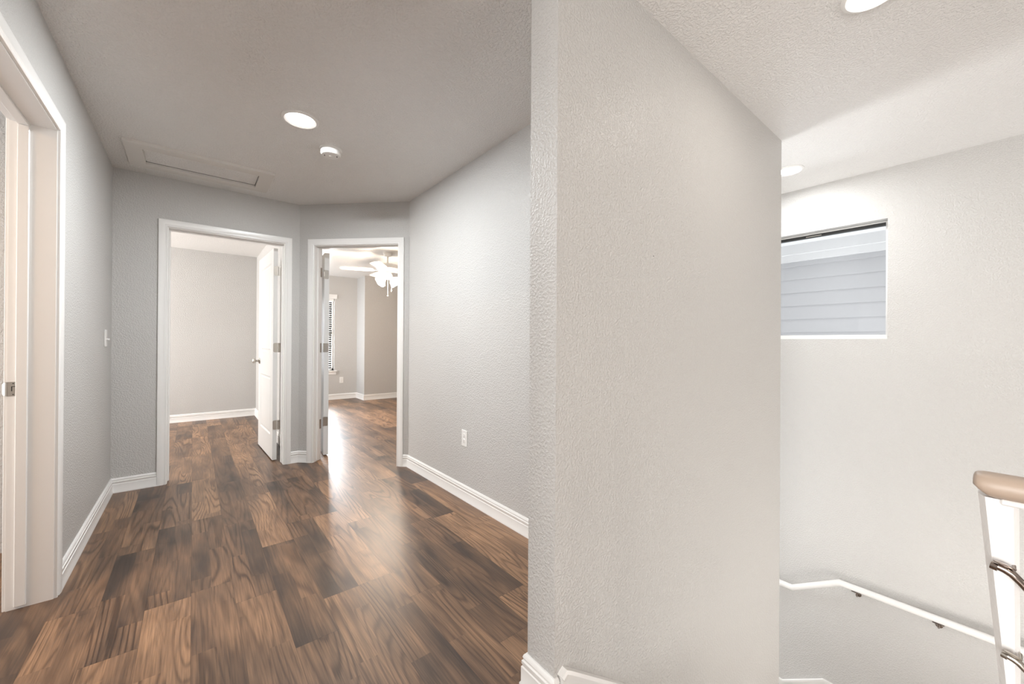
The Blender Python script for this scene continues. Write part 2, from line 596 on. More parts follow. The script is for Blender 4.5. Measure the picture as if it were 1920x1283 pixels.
# warm room behind the near left doorway
mb = MB()
mb.box(-3.3, -3.2, 0.9, 1.5, 0, H)
mb.box(-3.3, -3.2, 2.9, 4.1, 0, H)
mb.box(-3.3, -3.2, 1.5, 2.9, 0, 0.65)
mb.box(-3.3, -3.2, 1.5, 2.9, 2.05, H)
mb.box(-3.2, A - 0.13, 3.35, 3.45, 0, H)
mb.box(-3.3, A - 0.13, 0.9, 1.0, 0, H)
mb.box(-3.3, -3.2, -3.6, -1.95, 0, H)
mb.box(-3.3, -3.2, -1.95, 0.45, 0, 0.6)
mb.box(-3.3, -3.2, -1.95, 0.45, 2.1, H)
mb.box(-3.3, -3.2, 0.45, 0.9, 0, H)
mb.box(-3.3, A - 0.13, -3.7, -3.6, 0, H)
struct(mb.build('wall_side_room', WALL), 'warm lit wall of the room through the near left doorway')

# floors
mb = MB()
mb.box(-4, 0.9, -3.74, N1, -0.25, 0)
mb.box(0.9, 1.2, -3.74, 0, -0.25, 0)
mb.box(1.2, D, -3.74, -1.25, -0.25, 0)
mb.box(-4, NX1 - 0.125, N1 + 0.04, 3.6, -0.25, 0)
mb.box(-4, 0.88, N1, N1 + 0.04, -0.25, 0)
mb.box(-4, 5.3, 3.6, 8.4, -0.25, 0)
struct(mb.build('floor', FLOOR), 'brown wood plank floor')
# ceiling
mb = MB()
mb.box(-4, 5.4, -3.74, 8.45, H, H + 0.15)
ce = struct(mb.build('ceiling', CEIL), 'white textured ceiling')
MB().tube([(A + 0.075, 1.2, H + 0.0005), (A + 0.085, 2.0, H + 0.0005), (A + 0.08, 2.65, H + 0.0005)], 0.0022, 8).build('tape_seam', CEIL, ce)

# staircase
RIS, TR = 0.1845, 0.2535
mb = MB()
for k in range(1, 9):
    xs = 0.9 + (k - 1) * TR
    mb.box(xs, xs + TR, 0.0, N1, -RIS * k - 0.3, -RIS * k)
    mb.box(xs + TR - 0.02, xs + TR + 0.02, 0.0, N1, -RIS * k - 0.03, -RIS * k)
LZ = -RIS * 9
mb.box(0.9 + 8 * TR, D, -1.25, 0.90, LZ - 0.25, LZ)
mb.box(1.2, 0.9 + 8 * TR, -1.25, 0.0, LZ - 0.25, LZ)
for k in range(1, 7):
    ys = 0.90 + (k - 1) * TR
    mb.box(NX1, D, ys, ys + TR, LZ - RIS * k - 0.3, LZ - RIS * k)
struct(mb.build('floor_stairs', CARPET), 'carpeted stair flights and landing')
mb = MB(); mb.box(-1, D + 0.2, -3.74, 3.6, LOW - 0.2, LOW)
struct(mb.build('floor_lower', CARPET), 'lower floor at the foot of the stairs')

# ------------------------------------------------------------------ mouldings
BASE = [(0, 0), (0.017, 0), (0.017, 0.010), (0.0135, 0.016), (0.0135, 0.064), (0.0105, 0.067), (0.0105, 0.071),
        (0.0125, 0.074), (0.0125, 0.084), (0.0085, 0.088), (0.0085, 0.092), (0.0105, 0.095), (0.0085, 0.103), (0.004, 0.108), (0, 0.108)]


def base(name, path, side, label, prof=BASE):
    mb = MB().sweep([(*p, 0.0) for p in path], (0, 0, 1), prof, side)
    return struct(mb.build(name, WHITE, None, 40), label)


CW = 0.057
s2p = lambda s, n=0.0: pa + (pb - pa).normalized() * s + Vector((-0.70711, -0.70711, 0)) * n
q0 = s2p(D2a - CW + 0.004); q1 = s2p(D2b + CW - 0.004)
base('baseboard_left', [(A, L1 + CW), (A, B), (D1a - CW, B)], -1, 'white baseboard along the left wall and into the far corner')
base('baseboard_back', [(D1b + CW - 0.004, B), (pa.x, pa.y), (q0.x, q0.y)], -1, 'short white baseboard between the two far doorways')
base('baseboard_right', [(q1.x, q1.y), (pb.x, pb.y), (CX, N2)], -1, 'white baseboard along the right wall')
NB = [(u * 1.15, v) for u, v in BASE]
base('baseboard_middle', [(NX0 + 0.5, N2), (NX0, N2), (NX0, N1), (NX0 + 0.012, N1)], -1, 'white baseboard wrapping the end of the beige wall', NB)
base('baseboard_room_left', [(-2.6, 7.19), (0.757, 7.19), (0.757, 4.35)], -1, 'cream white baseboard of the room through the left doorway')
base('baseboard_bedroom', [(0.872, Y2), (JX, Y2), (JX, Y3), (5.2, Y3)], -1, 'white baseboard of the room through the right doorway')

# stair skirt boards
sk = MB()
pts = [(0.890, 0.105), (0.906, 0.116), (0.925, 0.104), (NX1, 0.104 - 0.71 * (NX1 - 0.925))]
t0 = N1 - 0.016
lowp = [(x, z - 0.30) for x, z in pts]
lowp[0] = (0.890, 0.0); lowp[1] = (0.9, -0.05)
vs = [(x, y, z) for y in (N1, t0) for (x, z) in pts + lowp[::-1]]
n8 = 8
sk.add(vs, [tuple(range(8)), tuple(range(8, 16))[::-1]] + [(i, (i + 1) % 8, 8 + (i + 1) % 8, 8 + i) for i in range(8)])
capz = [(x, t0 - 0.004, z) for x, z in pts]
sk.sweep([(x, N1, z + 0.001) for x, z in pts], (0, -1, 0), [(0, 0), (0.010, 0), (0.010, 0.022), (0, 0.024), (-0.012, 0.022), (-0.012, 0)], 1)
struct(sk.build('trim_1', WHITE), 'white stair skirt board starting at the foot of the beige wall')
sk = MB()
pr_ = [(-1.2, -1.535), (0.85, -1.535), (1.125, -1.725), (1.25, -1.725), (3.4, -1.725 - 0.7278 * 2.15)]
vs = [(x, y, z) for x in (D, D - 0.014) for (y, z) in pr_ + [(y, z - 0.26) for y, z in pr_[::-1]]]
k = len(pr_) * 2
sk.add(vs, [tuple(range(k)), tuple(range(k, 2 * k))[::-1]] + [(i, (i + 1) % k, k + (i + 1) % k, k + i) for i in range(k)])
sk.sweep([(D, y, z) for y, z in pr_], (-1, 0, 0), [(0.006, 0), (0.006, 0.018), (-0.008, 0.018), (-0.008, 0)], 1)
struct(sk.build('trim_2', WHITE), 'white baseboard stepping down along the stair landing wall')

CAS = [(0, 0), (0, 0.011), (0.004, 0.0135), (0.010, 0.0115), (0.016, 0.0115), (0.020, 0.015), (0.040, 0.0175), (0.0535, 0.0175), (0.057, 0.015), (0.057, 0)]


def frame(M, s0, s1, top, depth, stop_at, root_name, label, both=True, rev=0.005, cw=CAS):
    """jambs, stops and casings; M maps (s, n, z) with n = -out of the near face... n in [0, depth] is inside the wall"""
    root = empty(root_name, M @ Vector(((s0 + s1) / 2, depth / 2, 0)))
    struct(root, label)
    mb = MB()
    mb.box(s0 - J, s0, -0.002, depth + 0.002, 0, top + J, M)
    mb.box(s1, s1 + J, -0.002, depth + 0.002, 0, top + J, M)
    mb.box(s0, s1, -0.002, depth + 0.002, top, top + J, M)
    mb.build('jamb', WHITE, root)
    mb = MB()
    a, b_ = stop_at
    mb.bbox(s0, s0 + 0.011, a, b_, 0.012, top - 0.011, 0.002, M)
    mb.bbox(s1 - 0.011, s1, a, b_, 0.012, top - 0.011, 0.002, M)
    mb.bbox(s0, s1, a, b_, top - 0.011, top, 0.002, M)
    mb.build('door_stop', WHITE, root)
    for sgn in ((-1, 1) if both else (-1,)):
        mb = MB()
        n0 = 0.0 if sgn < 0 else depth
        path = [M @ Vector(p) for p in ((s0 - rev, n0, 0), (s0 - rev, n0, top + rev), (s1 + rev, n0, top + rev), (s1 + rev, n0, 0))]
        ax = (M.to_3x3() @ Vector((0, sgn, 0)))
        # outward side check
        test = ax.cross((path[1] - path[0]).normalized())
        out = M.to_3x3() @ Vector((-1, 0, 0))
        mb.sweep(path, ax, cw, 1 if test.dot(out) > 0 else -1)
        mb.build('casing', WHITE, root, 35)
    return root


Mb = Matrix.Translation((0, B, 0))
d1 = frame(Mb, D1a, D1b, DT, 0.115, (0.040, 0.076), 'door_1', 'left far doorway with white casing and an open two panel door')
d2 = frame(MA, D2a, D2b, DT, 0.115, (0.040, 0.076), 'door_2', 'right far doorway in the diagonal wall with a door swung open inward')
ML = Matrix(((0, -1, 0), (1, 0, 0), (0, 0, 1))).to_4x4()
ML.translation = Vector((A, 0, 0))
# for the left wall: s along +y, inside of the wall towards -x
CAS3 = [(u * 1.03, v) for u, v in CAS]
d3 = frame(ML, L0, L1, LT, 0.13, (0.075, 0.108), 'door_3', 'open doorway at the left edge with wide white jamb and strike plate', cw=CAS3)

# strike plate on the far jamb of door 3
mb = MB()
sx0, sx1, sz0, sz1 = -0.5735, -0.606, 0.905, 0.965
y_ = L1 - 0.0018
mb.bbox(-0.604, -0.5735, y_, L1 + 0.001, 0.905, 0.965, 0.0008)
ns = 8
lip_v, lip_f = [], []
for i in range(ns + 1):
    t = i / ns
    hh = 0.030 * (1 - 0.45 * t * t)
    xx = -0.604 - 0.019 * t
    yy = L1 - 0.0018 + 0.012 * t * t
    lip_v += [(xx, yy, 0.935 - hh), (xx, yy, 0.935 + hh), (xx, yy + 0.0018, 0.935 + hh), (xx, yy + 0.0018, 0.935 - hh)]
for i in range(ns):
    for q in range(4):
        lip_f.append((i * 4 + q, i * 4 + (q + 1) % 4, i * 4 + 4 + (q + 1) % 4, i * 4 + 4 + q))
lip_f += [(0, 1, 2, 3), tuple(ns * 4 + q for q in (3, 2, 1, 0))]
mb.add(lip_v, lip_f)
sp = mb.build('strike_plate', NICKEL, d3)
mb = MB()
mb.box(-0.5935, -0.5905, L1 - 0.0026, L1 - 0.0012, 0.926, 0.946)
mb.box(-0.5935, -0.579, L1 - 0.0024, L1 - 0.0012, 0.944, 0.9465)
for zz in (0.912, 0.958):
    mb.lathe([(0, 0), (0.0022, 0), (0.0022, 0.0026), (0, 0.0026)], 10, Matrix.Translation((-0.588, L1 - 0.001, zz)) @ Matrix.Rotation(R(90), 4, 'X'))
mb.build('latch_hole', DARK, sp)

# ------------------------------------------------------------------ door slabs
def slab(root, hinge, direction, length, th, face_side, zt=2.03, knob=True):
    """panel door; hinge = hinge-edge corner on the seen side, direction along the width"""
    d = Vector(direction).normalized()
    n = Vector((-d.y, d.x, 0)) * face_side        # thickness direction away from the seen face
    M = Matrix((d, n, Vector((0, 0, 1)))).transposed().to_4x4()
    M.translation = Vector(hinge)
    mb = MB()
    # stiles and rails around two recessed raised panels
    z0, zA, zB, zC, zD, z1 = 0.012, 0.235, 0.80, 1.035, 1.905, zt
    st = 0.115
    ins = 0.005
    mb.box(0, st, 0, th, z0, z1, M)
    mb.box(length - st, length, 0, th, z0, z1, M)
    for a, b_ in ((z0, zA), (zB, zC), (zD, z1)):
        mb.box(st, length - st, 0, th, a, b_, M)
    o = None
    for a, b_ in ((zA, zB), (zC, zD)):
        for y0, s_ in ((0, 1), (th, -1)):
            # moulded recess: slope in, flat, slope out to raised field
            rings = []
            for inset, dep in ((0, 0), (0.012, 0.008), (0.022, 0.008), (0.034, 0.003)):
                yv = y0 + s_ * dep
                rings.append([(st + inset, yv, a + inset), (length - st - inset, yv, a + inset), (length - st - inset, yv, b_ - inset), (st + inset, yv, b_ - inset)])
            vs, fs = [], []
            for r_ in rings:
                vs += [M @ Vector(p) for p in r_]
            for i in range(3):
                for q in range(4):
                    fs.append((i * 4 + q, i * 4 + (q + 1) % 4, i * 4 + 4 + (q + 1) % 4, i * 4 + 4 + q))
            fs.append((12, 13, 14, 15))
            mb.add(vs, fs)
    o = mb.build('door_slab', DOORW, root)
    if knob:
        for y0, s_ in ((0, -1), (th, 1)):
            K = M @ Matrix.Translation((length - 0.06, y0, 0.93)) @ Matrix.Rotation(R(90 if s_ < 0 else -90), 4, 'X')
            prof = [(0.0, 0), (0.031, 0), (0.031, 0.005), (0.024, 0.009), (0.011, 0.012), (0.010, 0.032), (0.018, 0.038), (0.026, 0.048), (0.026, 0.058), (0.018, 0.066), (0, 0.068)]
            MB().lathe(prof, 24, K).build('door_knob', NICKEL, root, 40)
    return o, M


slab1, M1 = slab(d1, (0.590, 4.325, 0), (-0.035, 1, 0), 0.79, 0.036, -1)
slab2, M2 = slab(d2, (1.014, 4.216, 0), (0.10, 0.995, 0), 0.79, 0.044, -1)


def hinge_leafs(root, Mslab, th, z, jp, jd, jl=0.020, wl=0.034):
    """door leaf wraps the slab edge, knuckle beside it, jamb leaf on the jamb"""
    mb = MB()
    # door leaf on hinge edge (local x = 0 plane), rounded far corners
    pts = []
    w_, h_ = wl, 0.089
    r_ = 0.014
    for cx_, cz_, a0 in ((r_, h_ / 2 - r_, 90), (r_, -h_ / 2 + r_, 180)):
        for k_ in range(6):
            a_ = R(a0 + k_ * 18)
            pts.append((cx_ + r_ * math.cos(a_), cz_ + r_ * math.sin(a_)))
    pts += [(w_, -h_ / 2), (w_, h_ / 2)]
    vs = [Mslab @ Vector((x_, th - w_ + p, z + q)) for x_ in (-0.0022, 0.001) for p, q in [(a_, b_) for a_, b_ in pts]]
    k_ = len(pts)
    mb.add(vs, [tuple(range(k_)), tuple(range(k_, 2 * k_))[::-1]] + [(i, (i + 1) % k_, k_ + (i + 1) % k_, k_ + i) for i in range(k_)])
    return mb


for z in (1.815, 1.083, 0.345):
    mb = hinge_leafs(d1, M1, 0.036, z, None, None)
    # knuckle and jamb leaf for door 1
    for k_ in range(5):
        if True:
            r_ = 0.0058 if k_ % 2 == 0 else 0.0052
            mb.lathe([(r_, -0.0088), (r_, 0.0088)], 12, Matrix.Translation((0.6335, 4.318, z - 0.0356 + k_ * 0.0178)))
    mb.box(0.634, 0.6525, 4.3125, 4.3145, z - 0.0445, z + 0.0445)
    mb.box(0.6500, 0.6525, 4.262, 4.3145, z - 0.0445, z + 0.0445)
    mb.build('hinge', NICKEL, d1)
for z in (1.815, 1.083, 0.345):
    mb = MB()
    # leaf on slab edge, seen face on
    vs = [M2 @ Vector((x_, y_, z + z_)) for x_ in (-0.0022, 0.001) for (y_, z_) in ((0.002, -0.0445), (0.032, -0.0445), (0.038, -0.0385), (0.038, 0.0385), (0.032, 0.0445), (0.002, 0.0445))]
    mb.add(vs, [tuple(range(6)), tuple(range(6, 12))[::-1]] + [(i, (i + 1) % 6, 6 + (i + 1) % 6, 6 + i) for i in range(6)])
    kp = M2 @ Vector((-0.004, -0.003, z))
    for k_ in range(5):
        mb.lathe([(0.0055, -0.0086), (0.0055, 0.0086)], 12, Matrix.Translation((kp.x, kp.y, z - 0.0356 + k_ * 0.0178)))
    # leaf on jamb
    mb.box(D2a, D2a + 0.0022, 0.080, 0.116, z - 0.0445, z + 0.0445, MA)
    mb.build('hinge', NICKEL, d2)

# ------------------------------------------------------------------ stair window (window_1)
w1 = struct(empty('window_1', (D, (WY0 + WY1) / 2, WZ0)), 'small window high on the stairwell wall looking onto grey siding')
mb = MB()
x0, x1 = D + 0.085, D + 0.125
fw = 0.020
mb.bbox(x0, x1, WY0, WY0 + fw, WZ0, WZ1, 0.002)
mb.bbox(x0, x1, WY1 - fw, WY1, WZ0, WZ1, 0.002)
mb.bbox(x0, x1, WY0 + fw, WY1 - fw, WZ0, WZ0 + fw + 0.012, 0.002)
mb.bbox(x0, x1, WY0 + fw, WY1 - fw, WZ1 - 0.008, WZ1, 0.002)
mb.build('window_frame', WHITE, w1)
mb = MB()
mb.box(x0 + 0.002, x1, WY0 + fw * 0.4, WY1 - fw, WZ1 - 0.030, WZ1 - 0.008)
tr = mb.build('head_track', DARK, w1)
MB().bbox(x0 - 0.004, x0 + 0.004, 0.895, 1.0, WZ1 - 0.026, WZ1 - 0.019, 0.001).build('latch', NICKEL, tr)
MB().box(D + 0.102, D + 0.106, WY0 + fw, WY1 - fw, WZ0 + fw, WZ1 - 0.03).build('pane', GLASS, w1)
mb = MB()
mb.box(D + 0.001, D + 0.085, WY0, WY1, WZ0 - 0.0, WZ0 + 0.004)
mb.build('window_sill', WHITE, w1)

# ------------------------------------------------------------------ bedroom window (window_2) with blinds
w2 = struct(empty('window_2', ((BW0 + BW1) / 2, Y2, BZ0)), 'tall window with white horizontal blinds seen through the right doorway')
mb = MB()
mb.box(BW0, BW0 + 0.045, Y2 + 0.065, Y2 + 0.11, BZ0, BZ1)
mb.box(BW1 - 0.03, BW1, Y2 + 0.065, Y2 + 0.11, BZ0, BZ1)
mb.box(BW0, BW1, Y2 + 0.065, Y2 + 0.11, BZ1 - 0.04, BZ1)
mb.box(BW0, BW1, Y2 + 0.065, Y2 + 0.11, BZ0, BZ0 + 0.04)
mb.build('window_frame', WHITE, w2)
mb = MB()
mb.box(BW0 + 0.045, BW1 - 0.03, Y2 + 0.062, Y2 + 0.10, 1.30, 1.345)
mb.build('meeting_rail', DARK, w2)
MB().box(BW0 + 0.045, BW1 - 0.03, Y2 + 0.085, Y2 + 0.089, BZ0 + 0.04, BZ1 - 0.04).build('pane', GLASS, w2)
mb = MB()
mb.bbox(BW0 - 0.06, BW1 + 0.05, Y2 - 0.03, Y2 + 0.065, BZ0 - 0.026, BZ0, 0.004)
mb.build('window_sill', WHITE, w2)
mb = MB(); mb.bbox(BW0 - 0.03, BW1 + 0.035, Y2 - 0.014, Y2, BZ0 - 0.082, BZ0 - 0.026, 0.003)
mb.build('apron', WHITE, w2)
mb = MB(); mb.bbox(BW0 - 0.04, BW1 + 0.045, Y2 - 0.02, Y2, BZ1, BZ1 + 0.085, 0.003)
mb.build('head_casing', WHITE, w2)
bl = tag(empty('window_blind', ((BW0 + BW1) / 2, Y2 + 0.03, BZ1)), 'white horizontal slat blind lowered in the tall window through the right doorway', 'blind')
mb = MB()
z = BZ0 + 0.03
while z < BZ1 - 0.07:
    Ms = Matrix.Translation((0, Y2 + 0.031, z)) @ Matrix.Rotation(R(20), 4, 'X')
    mb.box(BW0 + 0.02, BW1 - 0.040, -0.024, 0.024, -0.0015, 0.0015, Ms)
    z += 0.043
mb.build('slats', BLIND, bl)
MB().bbox(BW0 + 0.01, BW1 - 0.01, Y2 + 0.006, Y2 + 0.058, BZ1 - 0.055, BZ1 - 0.001, 0.003).build('headrail', BLIND, bl)
MB().bbox(BW0 + 0.02, BW1 - 0.062, Y2 + 0.012, Y2 + 0.05, BZ0 + 0.002, BZ0 + 0.016, 0.002).build('bottom_rail', BLIND, bl)
for xx in (BW1 - 0.075, BW0 + 0.12):
    MB().tube([(xx, Y2 + 0.008, BZ0 + 0.01), (xx, Y2 + 0.008, BZ1 - 0.05)], 0.0016, 6).build('ladder_cord', DARK, bl)
mb = MB(); mb.box(BW1 - 0.088, BW1 - 0.034, Y2 + 0.057, Y2 + 0.066, BZ0 + 0.02, BZ1 - 0.06)  # dark strip stands in for the dark outside seen between the slats
mb.build('outside_dark_strip', DARK, w2)

# ------------------------------------------------------------------ neighbouring house outside the stair window
hs = tag(empty('neighboring_house', (6.2, 1.2, 0)), 'house next door with pale grey lap siding and white eave outside the stair window', 'house')
mb = MB()
z = 2.003 - 12 * 0.1745
while z < 2.30:
    y0, y1 = -3.0, 6.0
    vs = [(6.178, y0, z), (6.178, y1, z), (6.196, y1, z + 0.1745), (6.196, y0, z + 0.1745), (6.2, y0, z), (6.2, y1, z), (6.2, y0, z + 0.1745), (6.2, y1, z + 0.1745)]
    mb.add(vs, [(0, 1, 2, 3), (0, 4, 5, 1), (3, 2, 7, 6)])
    z += 0.1745
mb.box(6.2, 6.4, -3, 6, -1.5, 2.6)
mb.build('siding', SIDING, hs)
mb = MB()
mb.box(6.155, 6.2, -3, 6, 2.24, 2.46)
mb.box(6.125, 6.155, -3, 6, 2.33, 2.46)
mb.build('frieze_board', EAVE, hs)
mb = MB(); mb.box(5.72, 6.2, -3, 6, 2.46, 2.48)
mb.build('soffit', EAVE, hs)
mb = MB(); mb.box(5.68, 5.72, -3, 6, 2.42, 2.62); mb.box(5.58, 5.68, -3, 6, 2.50, 2.62)
mb.build('fascia', EAVE, hs)
mb = MB(); mb.add([(5.6, -3, 2.62), (5.6, 6, 2.62), (8.5, 6, 4.1), (8.5, -3, 4.1), (5.6, -3, 2.65), (5.6, 6, 2.65), (8.5, 6, 4.13), (8.5, -3, 4.13)],
                  [(0, 1, 2, 3), (4, 5, 6, 7), (0, 1, 5, 4), (2, 3, 7, 6), (0, 3, 7, 4), (1, 2, 6, 5)])
mb.build('roof', ROOFM, hs)

# ------------------------------------------------------------------ ceiling fittings
def recessed(x, y, label, r=0.095, power=8.0, col=LAMP):
    t = tag(empty('recessed_light', (x, y, H)), label, 'ceiling light', 'recessed lights in the ceiling')
    T = Matrix.Translation((x, y, H))
    MB().lathe([(r, 0.0), (r, -0.004), (r - 0.008, -0.009), (r - 0.014, -0.0105), (r - 0.025, -0.004), (r - 0.025, 0.0)], 48, T).build('trim_ring', PLAS, t, 40)
    MB().lathe([(0.0, -0.0035), (r - 0.025, -0.0035), (r - 0.025, -0.001), (0, -0.001)], 48, T).build('lens', LENS, t)
    a_ = area('recessed_lamp', (x, y, H - 0.012), (0, 0, -1), (r - 0.022) * 2, 0, power, col, 'DISK')
    a_.parent = t
    a_.matrix_parent_inverse = Matrix.Translation((-x, -y, -H))
    return t


recessed(0.478, 2.555, 'lit recessed ceiling light in the hallway beside the smoke detector', 0.098, 43, (0.94, 0.98, 1.0))
recessed(1.925, 0.28, 'lit recessed ceiling light over the stairs cut by the top of the picture', 0.093, 3.5)
recessed(3.43, 0.965, 'lit recessed ceiling light half hidden behind the beige wall near the stair window', 0.095, 14, (0.97, 0.99, 1.0))

# smoke detector
t = tag(empty('smoke_detector', (0.712, 2.82, H)), 'round white smoke detector on the hallway ceiling', 'smoke detector')
T = Matrix.Translation((0.712, 2.82, H))
MB().lathe([(0, 0), (0.070, 0), (0.070, -0.007), (0.066, -0.011), (0.0, -0.011)], 40, T).build('mounting_plate', PLAS, t, 40)
MB().lathe([(0.060, -0.011), (0.064, -0.016), (0.063, -0.036), (0.056, -0.044), (0.030, -0.046), (0, -0.046)], 40, T).build('cover', PLAS, t, 30)
for a_ in (20, 200):
    MB().box(-0.008, 0.008, -0.003, 0.003, -0.0465, -0.0445, T @ Matrix.Rotation(R(a_ - 40), 4, 'Z') @ Matrix.Translation((0.038, 0, 0)) @ Matrix.Rotation(R(90), 4, 'Z')).build('vent_slot', DARK, t)
MB().lathe([(0.012, -0.0455), (0.012, -0.049), (0.009, -0.050), (0, -0.050)], 20, T).build('test_button', PLAS, t, 40)

# attic hatch
t = tag(empty('attic_hatch', (0.06, 3.73, H)), 'white framed rectangular attic hatch in the hallway ceiling', 'hatch')
mb = MB()
HP = [(0, 0), (0, 0.018), (0.003, 0.020), (0.085, 0.020), (0.088, 0.014), (0.088, 0)]
x0, x1, y0, y1 = -0.272, 0.392, 3.588, 3.872
loop = [(x0, y0), (x1, y0), (x1, y1), (x0, y1)]
ox0, ox1, oy0, oy1 = -0.360, 0.482, 3.500, 3.960
for (ax, ay), (bx, by), (cx_, cy_), (dx, dy) in (((ox0, oy0), (ox1, oy0), (x1, y0), (x0, y0)), ((ox1, oy0), (ox1, oy1), (x1, y1), (x1, y0)), ((ox1, oy1), (ox0, oy1), (x0, y1), (x1, y1)), ((ox0, oy1), (ox0, oy0), (x0, y0), (x0, y1))):
    vs = [(ax, ay, H), (bx, by, H), (cx_, cy_, H), (dx, dy, H), (ax, ay, H - 0.02), (bx, by, H - 0.02), (cx_, cy_, H - 0.02), (dx, dy, H - 0.02)]
    mb.add(vs, [(0, 1, 2, 3), (4, 5, 6, 7), (0, 1, 5, 4), (1, 2, 6, 5), (2, 3, 7, 6), (3, 0, 4, 7)])
mb.build('frame', HATCH, t)
MB().box(x0 + 0.004, x1 - 0.004, y0 + 0.004, y1 - 0.012, H - 0.004, H - 0.0005).build('panel', CEIL, t)
mb = MB(); mb.box(x0, x1, y1 - 0.012, y1, H - 0.003, H - 0.0005); mb.box(x1 - 0.004, x1, y0, y1, H - 0.003, H - 0.0005)  # dark strips put the shade around the hatch panel into colour
mb.build('shade_strips', DARK, t)

# ------------------------------------------------------------------ ceiling fan
FX, FY = 2.19, 5.57
t = tag(empty('ceiling_fan', (FX, FY, H)), 'white ceiling fan with lit glass shades hanging in the room through the right doorway', 'ceiling fan')
T = Matrix.Translation((FX, FY, 0))
MB().lathe([(0, H), (0.066, H), (0.066, H - 0.018), (0.050, H - 0.045), (0.022, H - 0.055), (0, H - 0.055)], 32, T).build('canopy', PLAS, t, 40)
MB().lathe([(0.011, H - 0.05), (0.011, 2.29), (0.020, 2.28), (0.020, 2.265)], 20, T).build('downrod', PLAS, t, 40)
MB().lathe([(0, 2.28), (0.06, 2.275), (0.135, 2.265), (0.155, 2.25), (0.155, 2.205), (0.13, 2.18), (0.075, 2.165), (0, 2.165)], 40, T).build('motor_housing', PLAS, t, 35)
for k_ in range(5):
    a_ = R(161 + 72 * k_)
    Mz = T @ Matrix.Rotation(a_, 4, 'Z')
    mb = MB()
    outl = [(0.20, -0.055), (0.30, -0.064), (0.58, -0.069), (0.615, -0.060), (0.634, -0.035), (0.64, 0), (0.634, 0.035), (0.615, 0.060), (0.58, 0.069), (0.30, 0.064), (0.20, 0.055)]
    Mt = Mz @ Matrix.Translation((0, 0, 2.183)) @ Matrix.Rotation(R(11), 4, 'X')
    k2 = len(outl)
    vs = [Mt @ Vector((x_, y_, z_)) for z_ in (-0.003, 0.003) for x_, y_ in outl]
    mb.add(vs, [tuple(range(k2))[::-1], tuple(range(k2, 2 * k2))] + [(i, (i + 1) % k2, k2 + (i + 1) % k2, k2 + i) for i in range(k2)])
    bl_ = mb.build('blade', PLAS, t)
    mb = MB()
    mb.box(0.10, 0.18, -0.012, 0.012, 2.175, 2.181, Mz)
    mb.add([Mt @ Vector(p) for p in ((0.17, -0.014, -0.004), (0.17, 0.014, -0.004), (0.255, 0.045, -0.004), (0.28, 0, -0.004), (0.255, -0.045, -0.004),
                                     (0.17, -0.014, -0.009), (0.17, 0.014, -0.009), (0.255, 0.045, -0.009), (0.28, 0, -0.009), (0.255, -0.045, -0.009))],
           [(0, 1, 2, 3, 4), (9, 8, 7, 6, 5)] + [(i, (i + 1) % 5, 5 + (i + 1) % 5, 5 + i) for i in range(5)])
    mb.build('blade_bracket', PLAS, bl_)
MB().lathe([(0.05, 2.17), (0.055, 2.14), (0.07, 2.12), (0.07, 2.08), (0.05, 2.06), (0, 2.055)], 32, T).build('light_fitter', PLAS, t, 40)
for k_ in range(4):
    a_ = R(20 + 90 * k_)
    Mz = T @ Matrix.Rotation(a_, 4, 'Z') @ Matrix.Translation((0.065, 0, 2.07)) @ Matrix.Rotation(R(125), 4, 'Y')
    n_, vs, fs = 30, [], []
    prof = [(0.024, 0.0), (0.030, 0.02), (0.040, 0.045), (0.056, 0.075), (0.072, 0.098)]
    for i in range(n_):
        an = 2 * math.pi * i / n_
        for jx, (r_, z_) in enumerate(prof):
            rr_ = r_ * (1 + (0.07 * math.cos(an * 6)) * (jx / 4.0) ** 2)
            vs.append(Mz @ Vector((rr_ * math.cos(an), rr_ * math.sin(an), z_)))
    for i in range(n_):
        jn = (i + 1) % n_
        for q in range(4):
            fs.append((i * 5 + q, jn * 5 + q, jn * 5 + q + 1, i * 5 + q + 1))
    ci = len(vs)
    vs.append(Mz @ Vector((0, 0, 0.085)))
    for i in range(n_):
        fs.append((i * 5 + 4, ((i + 1) % n_) * 5 + 4, ci))
    ci2 = len(vs)
    vs.append(Mz @ Vector((0, 0, 0)))
    for i in range(n_):
        fs.append((i * 5, ((i + 1) % n_) * 5, ci2))
    MB().add(vs, fs).build('glass_shade', SHADE, t, 50)
for (dx, dy, zl) in ((-0.008, -0.035, 1.815), (0.055, -0.02, 1.895)):
    ch = MB().tube([(FX + dx, FY + dy, 2.10), (FX + dx, FY + dy, zl + 0.02)], 0.0018, 6)
    ch.lathe([(0, 0.012), (0.005, 0.01), (0.0085, -0.004), (0.006, -0.013), (0, -0.015)], 12, Matrix.Translation((FX + dx, FY + dy, zl)))
    ch.build('pull_chain', PLAS, t)
fl = bpy.data.lights.new('fan_lamp', 'POINT')
fl.energy = 85; fl.color = (1.0, 0.84, 0.68); fl.shadow_soft_size = 0.12
flo = bpy.data.objects.new('fan_lamp', fl); C.objects.link(flo); flo.location = (FX, FY, 1.90)

# ------------------------------------------------------------------ outlets and switch
def plate(mb, M, w_=0.0715, h_=0.117, th=0.006):
    mb.bbox(-w_ / 2, w_ / 2, 0, th, -h_ / 2, h_ / 2, 0.0022, M)


